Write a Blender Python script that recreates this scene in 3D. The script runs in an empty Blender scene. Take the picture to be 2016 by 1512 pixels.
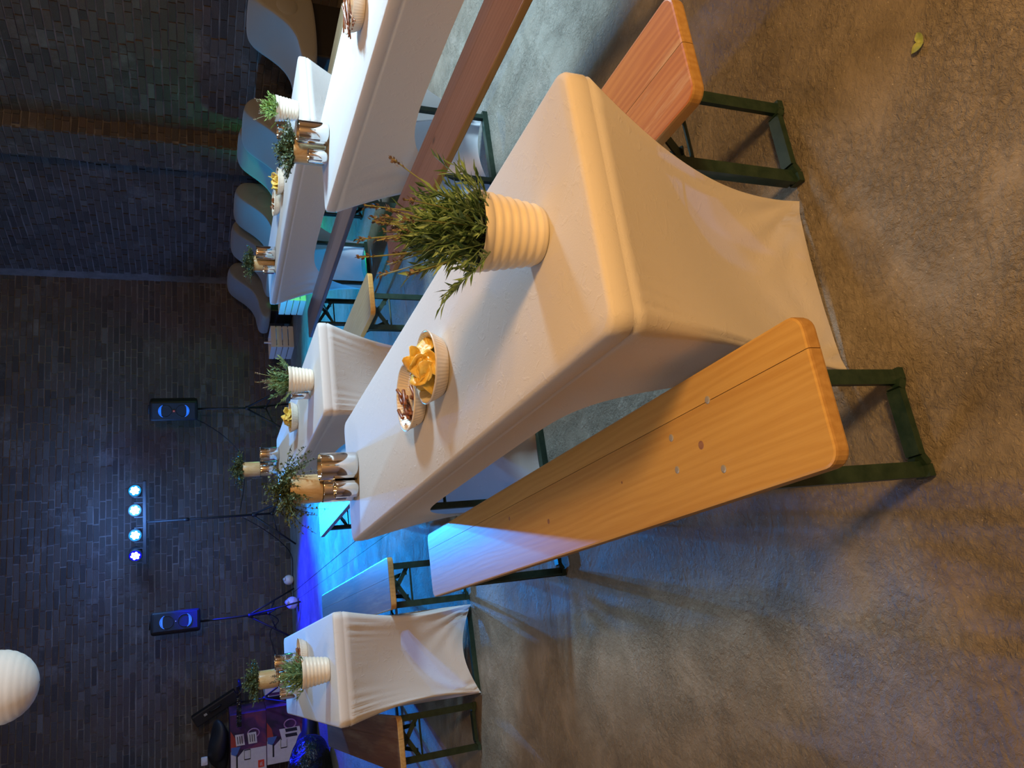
import bpy, bmesh, math, random
from mathutils import Vector, Matrix
S = bpy.context.scene
C = S.collection
R = math.radians
random.seed(7)

# ------------------------------------------------------------------ camera
F_PX, PITCH, ROLL, CAM_H = 1498.16, 0.400, -0.0079, 1.3679     # photo 2016 x 1512, held sideways
fw = Vector((0, math.cos(PITCH), -math.sin(PITCH)))
rt = Vector((1, 0, 0))
dn = Vector((0, -math.sin(PITCH), -math.cos(PITCH)))
cr, sr = math.cos(ROLL), math.sin(ROLL)
ax_x = rt*sr + dn*cr          # picture right = down in the room
ax_y = rt*cr - dn*sr          # picture up = right in the room
cd = bpy.data.cameras.new('camera'); cam = bpy.data.objects.new('camera', cd); C.objects.link(cam)
M = Matrix.Identity(4)
for i in range(3):
    M[i][0] = ax_x[i]; M[i][1] = ax_y[i]; M[i][2] = -fw[i]
M[2][3] = CAM_H
cam.matrix_world = M
cd.sensor_fit = 'HORIZONTAL'; cd.sensor_width = 36.0; cd.lens = F_PX/2016*36
cd.clip_start = 0.05; cd.clip_end = 100
S.camera = cam

# ------------------------------------------------------------------ world, exposure, lights
w = bpy.data.worlds.new('world'); S.world = w; w.use_nodes = True
w.node_tree.nodes['Background'].inputs[0].default_value = (0.10, 0.10, 0.13, 1)
w.node_tree.nodes['Background'].inputs[1].default_value = 0.3
S.view_settings.view_transform = 'Standard'; S.view_settings.look = 'None'
S.view_settings.gamma = 1; S.view_settings.use_curve_mapping = False
S.view_settings.exposure = 0.0

def lamp(name, kind, loc, color, energy, target=None, **kw):
    l = bpy.data.lights.new(name, kind); l.color = color; l.energy = energy
    for k, v in kw.items(): setattr(l, k, v)
    o = bpy.data.objects.new(name, l); C.objects.link(o); o.location = loc
    if target is not None:
        o.rotation_euler = (Vector(target)-Vector(loc)).to_track_quat('-Z', 'Y').to_euler()
    return o
# warm hanging bulb behind the photographer on the right, cool white lamps further in on the right
lamp('warm_lamp_light', 'POINT', (1.6, -1.1, 2.3), (1.0, 0.54, 0.18), 385, shadow_soft_size=0.26)
lamp('warm_lamp_light_left', 'POINT', (-3.6, -2.2, 2.6), (1.0, 0.48, 0.12), 30, shadow_soft_size=0.2)
lamp('warm_lamp_light_right', 'POINT', (4.3, 5.2, 1.9), (1.0, 0.46, 0.10), 30, shadow_soft_size=0.15)
lamp('white_lamp_light', 'SPOT', (2.95, 3.1, 2.05), (0.54, 0.82, 1.0), 640, (0.3, 3.9, 0.3), spot_size=R(116), spot_blend=0.8, shadow_soft_size=0.24)
lamp('white_lamp_light_far', 'POINT', (2.0, 5.6, 3.9), (0.85, 0.95, 1.0), 22, shadow_soft_size=0.2)
lamp('cool_fill_left', 'POINT', (-2.4, 2.6, 4.1), (0.74, 0.86, 1.0), 60, shadow_soft_size=0.3)  # unseen overhead cool fill, added to brighten the tables' left sides
# LED bar on its stand by the back wall (four heads) and its spill on the wall
lamp('led_light', 'SPOT', (-1.36, 11.00, 2.03), (0.0, 0.44, 1.0), 900, (1.0, 8.5, 0), spot_size=R(60), spot_blend=0.8, shadow_soft_size=0.05)
lamp('led_light', 'SPOT', (-1.62, 11.00, 2.03), (0.0, 0.34, 1.0), 2000, (-0.7, 8.3, 0), spot_size=R(74), spot_blend=0.95, shadow_soft_size=0.05)
lamp('led_light', 'SPOT', (-1.95, 11.00, 2.03), (0.0, 0.28, 1.0), 1900, (-2.1, 6.9, 0.2), spot_size=R(54), spot_blend=0.9, shadow_soft_size=0.05)
lamp('led_light', 'SPOT', (-2.22, 11.00, 2.03), (0.0, 0.0, 1.0), 1300, (-3.3, 9.3, 0), spot_size=R(88), spot_blend=0.5, shadow_soft_size=0.05)
lamp('led_spill_light', 'POINT', (-1.75, 10.75, 2.12), (0.12, 0.34, 1.0), 100, shadow_soft_size=0.25)
# small green uplight on the floor in front of the lounge seats
lamp('green_uplight', 'POINT', (1.55, 9.2, 0.22), (0.02, 1.0, 0.30), 26, shadow_soft_size=0.04)
cy = S.cycles
cy.max_bounces = 5; cy.diffuse_bounces = 3; cy.glossy_bounces = 3; cy.transmission_bounces = 2; cy.transparent_max_bounces = 4
cy.caustics_reflective = False; cy.caustics_refractive = False

# ------------------------------------------------------------------ helpers
def obj(name, bm, mat=None, parent=None, smooth=False):
    if isinstance(bm, bpy.types.Mesh): me = bm
    else:
        me = bpy.data.meshes.new(name); bm.to_mesh(me); bm.free()
    if mat is not None and not me.materials: me.materials.append(mat)
    if smooth:
        for p in me.polygons: p.use_smooth = True
    o = bpy.data.objects.new(name, me); C.objects.link(o)
    if parent: o.parent = parent
    return o
def tag(o, label, cat, group=None):
    o['label'] = label; o['category'] = cat
    if group: o['group'] = group
    return o
def thing(name, label, cat, loc=(0, 0, 0), rz=0, group=None):
    o = bpy.data.objects.new(name, None); C.objects.link(o)
    o.empty_display_size = 0.1; o.location = loc; o.rotation_euler = (0, 0, rz)
    return tag(o, label, cat, group)
def struct(o):
    o['kind'] = 'structure'; return o
def copy_tree(o, parent=None):
    c = o.copy(); C.objects.link(c); c.parent = parent
    for ch in o.children: copy_tree(ch, c)
    return c
def bm_new(): return bmesh.new()
def box(bm, x0, x1, y0, y1, z0, z1, bev=0):
    vs = [bm.verts.new(p) for p in ((x0,y0,z0),(x1,y0,z0),(x1,y1,z0),(x0,y1,z0),(x0,y0,z1),(x1,y0,z1),(x1,y1,z1),(x0,y1,z1))]
    fs = [bm.faces.new([vs[i] for i in f]) for f in ((0,3,2,1),(4,5,6,7),(0,1,5,4),(1,2,6,5),(2,3,7,6),(3,0,4,7))]
    if bev:
        es = list({e for f in fs for e in f.edges})
        bmesh.ops.bevel(bm, geom=es, offset=bev, segments=2, affect='EDGES', profile=0.6)
    return bm
def bar(bm, a, b, wx, wy=None, up=(0, 0, 1)):
    """flat bar from a to b with section wx * wy"""
    a = Vector(a); b = Vector(b); d = (b-a).normalized(); wy = wx if wy is None else wy
    s = d.cross(Vector(up))
    if s.length < 1e-4: s = d.cross(Vector((0, 1, 0)))
    s.normalize(); t = s.cross(d).normalized()
    r = []
    for p in (a, b):
        r.append([bm.verts.new(p + s*(i*wx/2) + t*(j*wy/2)) for i, j in ((-1,-1),(1,-1),(1,1),(-1,1))])
    for i in range(4):
        bm.faces.new((r[0][i], r[0][(i+1)%4], r[1][(i+1)%4], r[1][i]))
    bm.faces.new(r[0][::-1]); bm.faces.new(r[1])
    return bm
def tube(bm, pts, rad, n=8, cap=True):
    pts = [Vector(p) for p in pts]; rings = []
    for i, p in enumerate(pts):
        d = (pts[min(i+1, len(pts)-1)] - pts[max(i-1, 0)]).normalized()
        s = d.cross(Vector((0.13, 0.21, 0.97)))
        if s.length < 1e-3: s = d.cross(Vector((1, 0, 0)))
        s.normalize(); t = d.cross(s)
        r = rad[i] if isinstance(rad, (list, tuple)) else rad
        rings.append([bm.verts.new(p + (s*math.cos(k*2*math.pi/n) + t*math.sin(k*2*math.pi/n))*r) for k in range(n)])
    for a, b in zip(rings, rings[1:]):
        for k in range(n): bm.faces.new((a[k], a[(k+1)%n], b[(k+1)%n], b[k]))
    if cap:
        bm.faces.new(rings[0][::-1]); bm.faces.new(rings[-1])
    return bm
def lathe(bm, prof, n=40, flute=None, cap0=False, cap1=False):
    rings = []
    for j, (r, z) in enumerate(prof):
        ring = []
        for k in range(n):
            a = k*2*math.pi/n
            rr = r*(1 + (flute(j)*math.cos(a*n/4) if flute else 0))
            ring.append(bm.verts.new((rr*math.cos(a), rr*math.sin(a), z)))
        rings.append(ring)
    for a, b in zip(rings, rings[1:]):
        for k in range(n): bm.faces.new((a[k], a[(k+1)%n], b[(k+1)%n], b[k]))
    if cap0: bm.faces.new(rings[0][::-1])
    if cap1: bm.faces.new(rings[-1])
    return bm
def prism(bm, poly, z0, z1):
    a = [bm.verts.new((x, y, z0)) for x, y in poly]; b = [bm.verts.new((x, y, z1)) for x, y in poly]
    n = len(poly)
    bm.faces.new(a[::-1]); bm.faces.new(b)
    for i in range(n): bm.faces.new((a[i], a[(i+1)%n], b[(i+1)%n], b[i]))
    return bm
def text_mesh(body, size, mat, parent, name='lettering', loc=(0,0,0), rot=(0,0,0)):
    cu = bpy.data.curves.new(name, 'FONT'); cu.body = body; cu.size = size; cu.extrude = 0.0006
    cu.align_x = 'CENTER'; cu.align_y = 'CENTER'
    t = bpy.data.objects.new('tmp', cu); C.objects.link(t)
    dg = bpy.context.evaluated_depsgraph_get(); dg.update()
    me = bpy.data.meshes.new_from_object(t.evaluated_get(dg))
    bpy.data.objects.remove(t)
    me.materials.clear(); me.materials.append(mat)
    o = obj(name, me, None, parent); o.location = loc; o.rotation_euler = rot
    return o

# ------------------------------------------------------------------ materials
def mat(name, col=(0.8, 0.8, 0.8), rough=0.5, metal=0.0, **kw):
    m = bpy.data.materials.new(name); m.use_nodes = True
    b = m.node_tree.nodes['Principled BSDF']
    b.inputs['Base Color'].default_value = (*col, 1); b.inputs['Roughness'].default_value = rough
    b.inputs['Metallic'].default_value = metal
    for k, v in kw.items(): b.inputs[k.replace('_', ' ')].default_value = v
    return m
def N(m, t, **kw):
    n = m.node_tree.nodes.new(t)
    for k, v in kw.items():
        if k in n.inputs: n.inputs[k].default_value = v
        else: setattr(n, k, v)
    return n
def L(m, a, b): m.node_tree.links.new(a, b)
def coords(m, kind='Object', scale=(1, 1, 1)):
    tc = N(m, 'ShaderNodeTexCoord'); mp = N(m, 'ShaderNodeMapping'); mp.inputs['Scale'].default_value = scale
    L(m, tc.outputs[kind], mp.inputs['Vector']); return mp.outputs['Vector']
def ramp(m, src, stops):
    r = N(m, 'ShaderNodeValToRGB'); e = r.color_ramp.elements
    while len(e) < len(stops): e.new(0.5)
    for k, (p, c) in zip(e, stops):
        k.position = p; k.color = (*c, 1) if len(c) == 3 else c
    L(m, src, r.inputs[0]); return r.outputs[0]
def noise(m, vec, scale, detail=6, rough=0.6, dist=0):
    n = N(m, 'ShaderNodeTexNoise'); n.inputs['Scale'].default_value = scale; n.inputs['Detail'].default_value = detail
    n.inputs['Roughness'].default_value = rough; n.inputs['Distortion'].default_value = dist
    L(m, vec, n.inputs['Vector']); return n.outputs['Fac']
def bump(m, h, strength, dist, prev=None):
    b = N(m, 'ShaderNodeBump'); b.inputs['Strength'].default_value = strength; b.inputs['Distance'].default_value = dist
    L(m, h, b.inputs['Height'])
    if prev is not None: L(m, prev, b.inputs['Normal'])
    return b.outputs['Normal']
def bsdf(m): return m.node_tree.nodes['Principled BSDF']
def mixc(m, fac, a, b, typ='MIX'):
    n = N(m, 'ShaderNodeMix', data_type='RGBA', blend_type=typ)
    for s, v in ((0, fac), (6, a), (7, b)):
        if isinstance(v, (int, float)): n.inputs[s].default_value = v
        elif isinstance(v, tuple): n.inputs[s].default_value = (*v, 1)
        else: L(m, v, n.inputs[s])
    return n.outputs[2]

def cloth_mat():
    m = mat('stretch_cloth', (0.80, 0.79, 0.80), 0.75)
    v = coords(m)
    a = noise(m, v, 420, 2, 0.5); b = noise(m, v, 28, 4, 0.6, 1.2)
    b2 = ramp(m, b, [(0.56, (0, 0, 0)), (0.66, (1, 1, 1))])
    nb = bump(m, a, 0.25, 0.0012); nb = bump(m, b2, 0.18, 0.003, nb)
    L(m, nb, bsdf(m).inputs['Normal'])
    bsdf(m).inputs['Sheen Weight'].default_value = 0.15
    tr = N(m, 'ShaderNodeBsdfTranslucent'); tr.inputs['Color'].default_value = (0.8, 0.78, 0.78, 1)
    mx = N(m, 'ShaderNodeMixShader'); mx.inputs[0].default_value = 0.2
    L(m, bsdf(m).outputs[0], mx.inputs[1]); L(m, tr.outputs[0], mx.inputs[2])
    L(m, mx.outputs[0], m.node_tree.nodes['Material Output'].inputs['Surface'])
    return m
CLOTH = cloth_mat()

def wood_mat(name, dark, light, rough=0.35, knots=True, coat=0.3, worn=0.0, worncol=(0.45, 0.38, 0.32)):
    m = mat(name, light, rough)
    tc = N(m, 'ShaderNodeTexCoord'); oi = N(m, 'ShaderNodeObjectInfo')
    ad = N(m, 'ShaderNodeVectorMath', operation='ADD'); ml = N(m, 'ShaderNodeVectorMath', operation='SCALE')
    cb = N(m, 'ShaderNodeCombineXYZ'); L(m, oi.outputs['Random'], cb.inputs[0]); L(m, oi.outputs['Random'], cb.inputs[1])
    L(m, cb.outputs[0], ml.inputs[0]); ml.inputs['Scale'].default_value = 7.3
    L(m, tc.outputs['Object'], ad.inputs[0]); L(m, ml.outputs[0], ad.inputs[1])
    mp = N(m, 'ShaderNodeMapping'); mp.inputs['Scale'].default_value = (1, 0.09, 1); L(m, ad.outputs[0], mp.inputs['Vector'])
    big = noise(m, mp.outputs[0], 5, 3, 0.5)
    wv = N(m, 'ShaderNodeTexWave', wave_type='BANDS', bands_direction='X')
    wv.inputs['Scale'].default_value = 16; wv.inputs['Distortion'].default_value = 9; wv.inputs['Detail'].default_value = 2.5; wv.inputs['Detail Scale'].default_value = 1.4
    L(m, mp.outputs[0], wv.inputs['Vector'])
    mp2 = N(m, 'ShaderNodeMapping'); mp2.inputs['Scale'].default_value = (1, 0.02, 1); L(m, ad.outputs[0], mp2.inputs['Vector'])
    fine = noise(m, mp2.outputs[0], 150, 4, 0.7)
    mm = N(m, 'ShaderNodeMath', operation='MULTIPLY_ADD'); L(m, wv.outputs['Fac'], mm.inputs[0]); mm.inputs[1].default_value = 0.17; L(m, big, mm.inputs[2])
    m2 = N(m, 'ShaderNodeMath', operation='MULTIPLY_ADD'); L(m, fine, m2.inputs[0]); m2.inputs[1].default_value = 0.5; L(m, mm.outputs[0], m2.inputs[2])
    c = ramp(m, m2.outputs[0], [(0.40, light), (0.72, tuple((a+b)/2 for a, b in zip(dark, light))), (1.0, dark)])
    if knots:
        vk = N(m, 'ShaderNodeTexVoronoi', feature='F1'); vk.inputs['Scale'].default_value = 4.2
        mp3 = N(m, 'ShaderNodeMapping'); mp3.inputs['Scale'].default_value = (1, 0.62, 0.4); L(m, ad.outputs[0], mp3.inputs['Vector']); L(m, mp3.outputs[0], vk.inputs['Vector'])
        kf = ramp(m, vk.outputs['Distance'], [(0.025, (1, 1, 1)), (0.07, (0, 0, 0))])
        c = mixc(m, kf, c, tuple(d*0.45 for d in dark))
    if worn:
        wn = noise(m, mp.outputs[0], 14, 6, 0.75)
        wf = ramp(m, wn, [(0.60-worn*0.25, (0, 0, 0)), (0.72, (1, 1, 1))])
        c = mixc(m, wf, c, worncol)
    L(m, c, bsdf(m).inputs['Base Color'])
    L(m, bump(m, m2.outputs[0], 0.12, 0.002), bsdf(m).inputs['Normal'])
    bsdf(m).inputs['Coat Weight'].default_value = coat; bsdf(m).inputs['Coat Roughness'].default_value = 0.22
    return m
W_GOLD = wood_mat('golden_pine', (0.56, 0.33, 0.09), (0.72, 0.50, 0.17), 0.42, True, 0.12)
W_ORANGE = wood_mat('orange_pine', (0.40, 0.13, 0.02), (0.62, 0.27, 0.055), 0.45, True, 0.08, 0.3, (0.64, 0.42, 0.20))
W_RED = wood_mat('reddish_brown_wood', (0.26, 0.13, 0.085), (0.40, 0.23, 0.165), 0.42, True, 0.15)
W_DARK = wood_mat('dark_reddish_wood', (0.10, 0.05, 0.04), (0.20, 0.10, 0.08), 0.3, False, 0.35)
W_PALE = wood_mat('pale_worn_wood', (0.34, 0.24, 0.12), (0.52, 0.42, 0.27), 0.5, True, 0.1)
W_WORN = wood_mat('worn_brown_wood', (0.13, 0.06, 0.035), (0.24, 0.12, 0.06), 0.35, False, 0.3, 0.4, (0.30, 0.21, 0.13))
W_END = wood_mat('cut_wood_edge', (0.36, 0.20, 0.06), (0.52, 0.34, 0.14), 0.6, False, 0.0)

GREEN = mat('dark_green_painted_steel', (0.012, 0.035, 0.026), 0.38, 0.0)
_v = coords(GREEN); L(GREEN, ramp(GREEN, noise(GREEN, _v, 30, 5, 0.7), [(0.35, (0.008, 0.028, 0.02)), (0.75, (0.03, 0.06, 0.042))]), bsdf(GREEN).inputs['Base Color'])
BOLT = mat('zinc_bolt', (0.50, 0.50, 0.49), 0.4, 0.4)
CHROME = mat('polished_chrome', (0.86, 0.85, 0.83), 0.06, 1.0)
_v = coords(CHROME); L(CHROME, bump(CHROME, noise(CHROME, _v, 9, 2), 0.05, 0.01), bsdf(CHROME).inputs['Normal'])
POT = mat('cream_enamel_pot', (0.78, 0.72, 0.60), 0.42)
_v = coords(POT); L(POT, ramp(POT, noise(POT, _v, 14, 5), [(0.3, (0.74, 0.68, 0.56)), (0.7, (0.80, 0.75, 0.64))]), bsdf(POT).inputs['Base Color'])
BEIGE = mat('beige_ceramic', (0.66, 0.50, 0.28), 0.35)
_v = coords(BEIGE, 'Object', (1, 1, 0.25)); L(BEIGE, ramp(BEIGE, noise(BEIGE, _v, 40, 6, 0.7, 1.5), [(0.3, (0.45, 0.29, 0.11)), (0.6, (0.60, 0.45, 0.25)), (0.85, (0.72, 0.62, 0.44))]), bsdf(BEIGE).inputs['Base Color'])
SOIL = mat('dark_soil', (0.02, 0.013, 0.008), 0.95)
_v = coords(SOIL); L(SOIL, bump(SOIL, noise(SOIL, _v, 150, 5), 1, 0.01), bsdf(SOIL).inputs['Normal'])
CERAMIC = mat('glazed_white_ceramic', (0.80, 0.72, 0.60), 0.18, 0.0, Coat_Weight=0.5)
def leaf_mat(name, a, b):
    m = mat(name, a, 0.5)
    g = N(m, 'ShaderNodeNewGeometry'); L(m, ramp(m, g.outputs['Random Per Island'], [(0.0, a), (1.0, b)]), bsdf(m).inputs['Base Color'])
    bsdf(m).inputs['Subsurface Weight'].default_value = 0.0
    return m
LAV = leaf_mat('lavender_leaf', (0.05, 0.13, 0.045), (0.26, 0.42, 0.20))
LAVY = leaf_mat('bright_lavender_leaf', (0.10, 0.22, 0.04), (0.36, 0.52, 0.15))
STALK = leaf_mat('lavender_stalk', (0.20, 0.25, 0.10), (0.28, 0.30, 0.13))
BUD = leaf_mat('dry_lavender_bud', (0.12, 0.08, 0.07), (0.28, 0.21, 0.18))
THY = leaf_mat('thyme_leaf', (0.018, 0.035, 0.015), (0.12, 0.17, 0.07))
CHIP = mat('potato_chip', (0.75, 0.40, 0.06), 0.45)
_v = coords(CHIP); L(CHIP, ramp(CHIP, noise(CHIP, _v, 45, 5, 0.65), [(0.3, (0.66, 0.36, 0.05)), (0.55, (0.82, 0.58, 0.12)), (0.8, (0.88, 0.70, 0.24))]), bsdf(CHIP).inputs['Base Color'])
L(CHIP, bump(CHIP, noise(CHIP, _v, 120, 3), 0.5, 0.002), bsdf(CHIP).inputs['Normal'])
PRETZ = mat('baked_pretzel', (0.22, 0.065, 0.02), 0.35)
_v = coords(PRETZ); L(PRETZ, ramp(PRETZ, noise(PRETZ, _v, 90, 4), [(0.35, (0.14, 0.035, 0.012)), (0.75, (0.34, 0.12, 0.035))]), bsdf(PRETZ).inputs['Base Color'])
BLACK = mat('matt_black', (0.012, 0.012, 0.014), 0.55)
_v = coords(BLACK); L(BLACK, bump(BLACK, noise(BLACK, _v, 200, 2), 0.1, 0.002), bsdf(BLACK).inputs['Normal'])
GRILLE = mat('speaker_grille', (0.008, 0.008, 0.012), 0.5)
_v = coords(GRILLE, 'Object', (90, 90, 90)); _vo = N(GRILLE, 'ShaderNodeTexVoronoi'); L(GRILLE, _v, _vo.inputs['Vector']); L(GRILLE, bump(GRILLE, _vo.outputs['Distance'], 0.6, 0.003), bsdf(GRILLE).inputs['Normal'])
PLASTIC = mat('glossy_black_plastic', (0.008, 0.009, 0.01), 0.25)
_v = coords(PLASTIC); L(PLASTIC, bump(PLASTIC, noise(PLASTIC, _v, 7, 4, 0.6, 1), 0.9, 0.08), bsdf(PLASTIC).inputs['Normal'])
RED = mat('red_badge', (0.75, 0.06, 0.02), 0.4)
ORANGE = mat('orange_badge', (0.80, 0.16, 0.02), 0.4)
INK = mat('black_ink', (0.02, 0.02, 0.025), 0.5)
CARD = mat('white_carton', (0.66, 0.62, 0.62), 0.6)
_v = coords(CARD); L(CARD, ramp(CARD, noise(CARD, _v, 20, 3), [(0.3, (0.62, 0.58, 0.58)), (0.7, (0.70, 0.66, 0.66))]), bsdf(CARD).inputs['Base Color'])
PAPER = mat('paper_lantern', (0.82, 0.80, 0.77), 0.8)
_v = coords(PAPER); L(PAPER, bump(PAPER, noise(PAPER, _v, 60, 3), 0.2, 0.003), bsdf(PAPER).inputs['Normal'])
WHITEP = mat('white_painted_wood', (0.74, 0.74, 0.72), 0.5)
_v = coords(WHITEP, 'Object', (1, 1, 8)); L(WHITEP, bump(WHITEP, noise(WHITEP, _v, 12, 4), 0.2, 0.004), bsdf(WHITEP).inputs['Normal'])
LOUNGE = mat('grey_lounge_fabric', (0.21, 0.22, 0.22), 0.85, 0.0, Sheen_Weight=0.2)
_v = coords(LOUNGE); L(LOUNGE, bump(LOUNGE, noise(LOUNGE, _v, 240, 3), 0.3, 0.002), bsdf(LOUNGE).inputs['Normal'])
GLOBE = mat('white_globe', (0.75, 0.74, 0.76), 0.3)
LEAF = mat('pale_green_leaf', (0.32, 0.40, 0.10), 0.5)
_v = coords(LEAF); L(LEAF, ramp(LEAF, noise(LEAF, _v, 80, 3), [(0.35, (0.24, 0.33, 0.07)), (0.7, (0.42, 0.48, 0.16))]), bsdf(LEAF).inputs['Base Color'])
def emit(name, col, st):
    m = mat(name, (0, 0, 0), 0.4); bsdf(m).inputs['Emission Color'].default_value = (*col, 1); bsdf(m).inputs['Emission Strength'].default_value = st
    return m
E_CYAN = emit('cyan_led', (0.55, 0.95, 1.0), 18)
E_BLUE = emit('blue_led', (0.45, 0.45, 1.0), 14)
E_PC = emit('cyan_lens_glow', (0.0, 0.42, 1.0), 1.0)
E_PB = emit('blue_lens_glow', (0.0, 0.0, 1.0), 1.0)
E_RING = emit('blue_ring_light', (0.01, 0.16, 1.0), 1.3)
def print_mat():
    m = mat('dark_carton_print', (0.05, 0.02, 0.06), 0.45)
    v = coords(m); c = ramp(m, noise(m, v, 4.5, 3, 0.5, 1.0), [(0.35, (0.03, 0.02, 0.045)), (0.55, (0.10, 0.03, 0.11)), (0.72, (0.22, 0.05, 0.10))])
    L(m, c, bsdf(m).inputs['Base Color']); return m
PRINT = print_mat()
PRINTRED = mat('red_swirl_print', (0.40, 0.06, 0.04), 0.45)
PRINTBLUE = mat('blue_swirl_print', (0.08, 0.16, 0.42), 0.45)
PRINTPINK = mat('pink_ring_print', (0.45, 0.22, 0.38), 0.45)

def brick_mat():
    m = mat('old_brick', (0.1, 0.08, 0.07), 0.85)
    g = N(m, 'ShaderNodeNewGeometry'); oi = N(m, 'ShaderNodeObjectInfo')
    ad = N(m, 'ShaderNodeMath', operation='ADD'); L(m, g.outputs['Random Per Island'], ad.inputs[0]); L(m, oi.outputs['Random'], ad.inputs[1])
    fr = N(m, 'ShaderNodeMath', operation='FRACT'); L(m, ad.outputs[0], fr.inputs[0])
    c = ramp(m, fr.outputs[0], [(0.0, (0.048, 0.040, 0.038)), (0.25, (0.078, 0.058, 0.050)), (0.5, (0.070, 0.062, 0.058)), (0.8, (0.092, 0.066, 0.055)), (0.97, (0.10, 0.085, 0.078)), (1.0, (0.13, 0.118, 0.11))])
    lime = ramp(m, noise(m, g.outputs['Position'], 2.2, 7, 0.72), [(0.56, (0, 0, 0)), (0.75, (0.55, 0.55, 0.55))])
    c = mixc(m, lime, c, (0.26, 0.24, 0.23))
    L(m, c, bsdf(m).inputs['Base Color'])
    L(m, bump(m, noise(m, g.outputs['Position'], 60, 4, 0.7), 0.7, 0.01), bsdf(m).inputs['Normal'])
    return m
BRICK = brick_mat()
MORTAR = mat('lime_mortar', (0.17, 0.155, 0.15), 0.95)
_g = N(MORTAR, 'ShaderNodeNewGeometry'); L(MORTAR, ramp(MORTAR, noise(MORTAR, _g.outputs['Position'], 3, 6, 0.7), [(0.35, (0.12, 0.11, 0.105)), (0.7, (0.24, 0.22, 0.215))]), bsdf(MORTAR).inputs['Base Color'])
L(MORTAR, bump(MORTAR, noise(MORTAR, _g.outputs['Position'], 50, 4), 0.6, 0.01), bsdf(MORTAR).inputs['Normal'])
PLASTER = mat('warm_plaster', (0.42, 0.36, 0.29), 0.9)
_g = N(PLASTER, 'ShaderNodeNewGeometry'); L(PLASTER, bump(PLASTER, noise(PLASTER, _g.outputs['Position'], 8, 6), 0.5, 0.02), bsdf(PLASTER).inputs['Normal'])

def floor_mat():
    m = mat('rough_concrete', (0.25, 0.23, 0.2), 0.7)
    g = N(m, 'ShaderNodeNewGeometry'); P = g.outputs['Position']
    big = noise(m, P, 1.1, 5, 0.6); mid = noise(m, P, 6, 6, 0.65, 0.6); fine = noise(m, P, 95, 5, 0.62)
    c = ramp(m, mid, [(0.28, (0.20, 0.18, 0.15)), (0.5, (0.28, 0.255, 0.215)), (0.72, (0.36, 0.33, 0.29))])
    st = ramp(m, big, [(0.35, (0.72, 0.70, 0.67)), (0.65, (1.0, 1.0, 1.0))])
    c = mixc(m, 1.0, c, st, 'MULTIPLY')
    sp = ramp(m, noise(m, P, 170, 1, 0.5), [(0.735, (0, 0, 0)), (0.76, (1, 1, 1))])
    c = mixc(m, sp, c, (0.50, 0.46, 0.38))
    L(m, c, bsdf(m).inputs['Base Color'])
    patch = ramp(m, noise(m, P, 3.0, 4, 0.6, 0.8), [(0.40, (0.25, 0.25, 0.25)), (0.62, (1, 1, 1))])
    cell = noise(m, P, 58, 5, 0.7, 0.5)
    h = N(m, 'ShaderNodeMath', operation='MULTIPLY'); L(m, cell, h.inputs[0]); L(m, patch, h.inputs[1])
    nb = bump(m, h.outputs[0], 0.9, 0.022); nb = bump(m, fine, 0.35, 0.006, nb)
    L(m, nb, bsdf(m).inputs['Normal'])
    L(m, ramp(m, mid, [(0.3, (0.62, 0.62, 0.62)), (0.7, (0.85, 0.85, 0.85))]), bsdf(m).inputs['Roughness'])
    bsdf(m).inputs['Specular IOR Level'].default_value = 0.4
    return m
FLOOR = floor_mat()

# ------------------------------------------------------------------ room shell
A_T = R(19.3)                               # the tables, benches and floor joints run this way (turned left)
dT = Vector((-math.sin(A_T), math.cos(A_T), 0)); nT = Vector((math.cos(A_T), math.sin(A_T), 0))
# floor slabs: joints A and B make a narrow filled channel left of the middle table
fl = bm_new(); box(fl, -9, 9, -4.5, 13.4, -0.12, -0.03)
floor = struct(obj('floor', fl, MORTAR))
floor['label'] = 'rough grey concrete floor with long joints'
offA = Vector((-1.08, 5.54, 0)).dot(nT); offB = offA + 0.14
def slab(o0, o1, l0, l1, dz=0.0):
    bm = bm_new(); q = [nT*o0 + dT*l0, nT*o1 + dT*l0, nT*o1 + dT*l1, nT*o0 + dT*l1]
    prism(bm, [(p.x, p.y) for p in q], -0.06, dz)
    return obj('floor_slab', bm, FLOOR, floor)
g_ = 0.0025; XL = 4.62
slab(-9, 12, -6, XL-g_)
slab(offB+g_, 12, XL+g_, 15); slab(offA+g_, offB-g_, XL+g_, 15, -0.003); slab(-9, offA-g_, XL+g_, 15)

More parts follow.
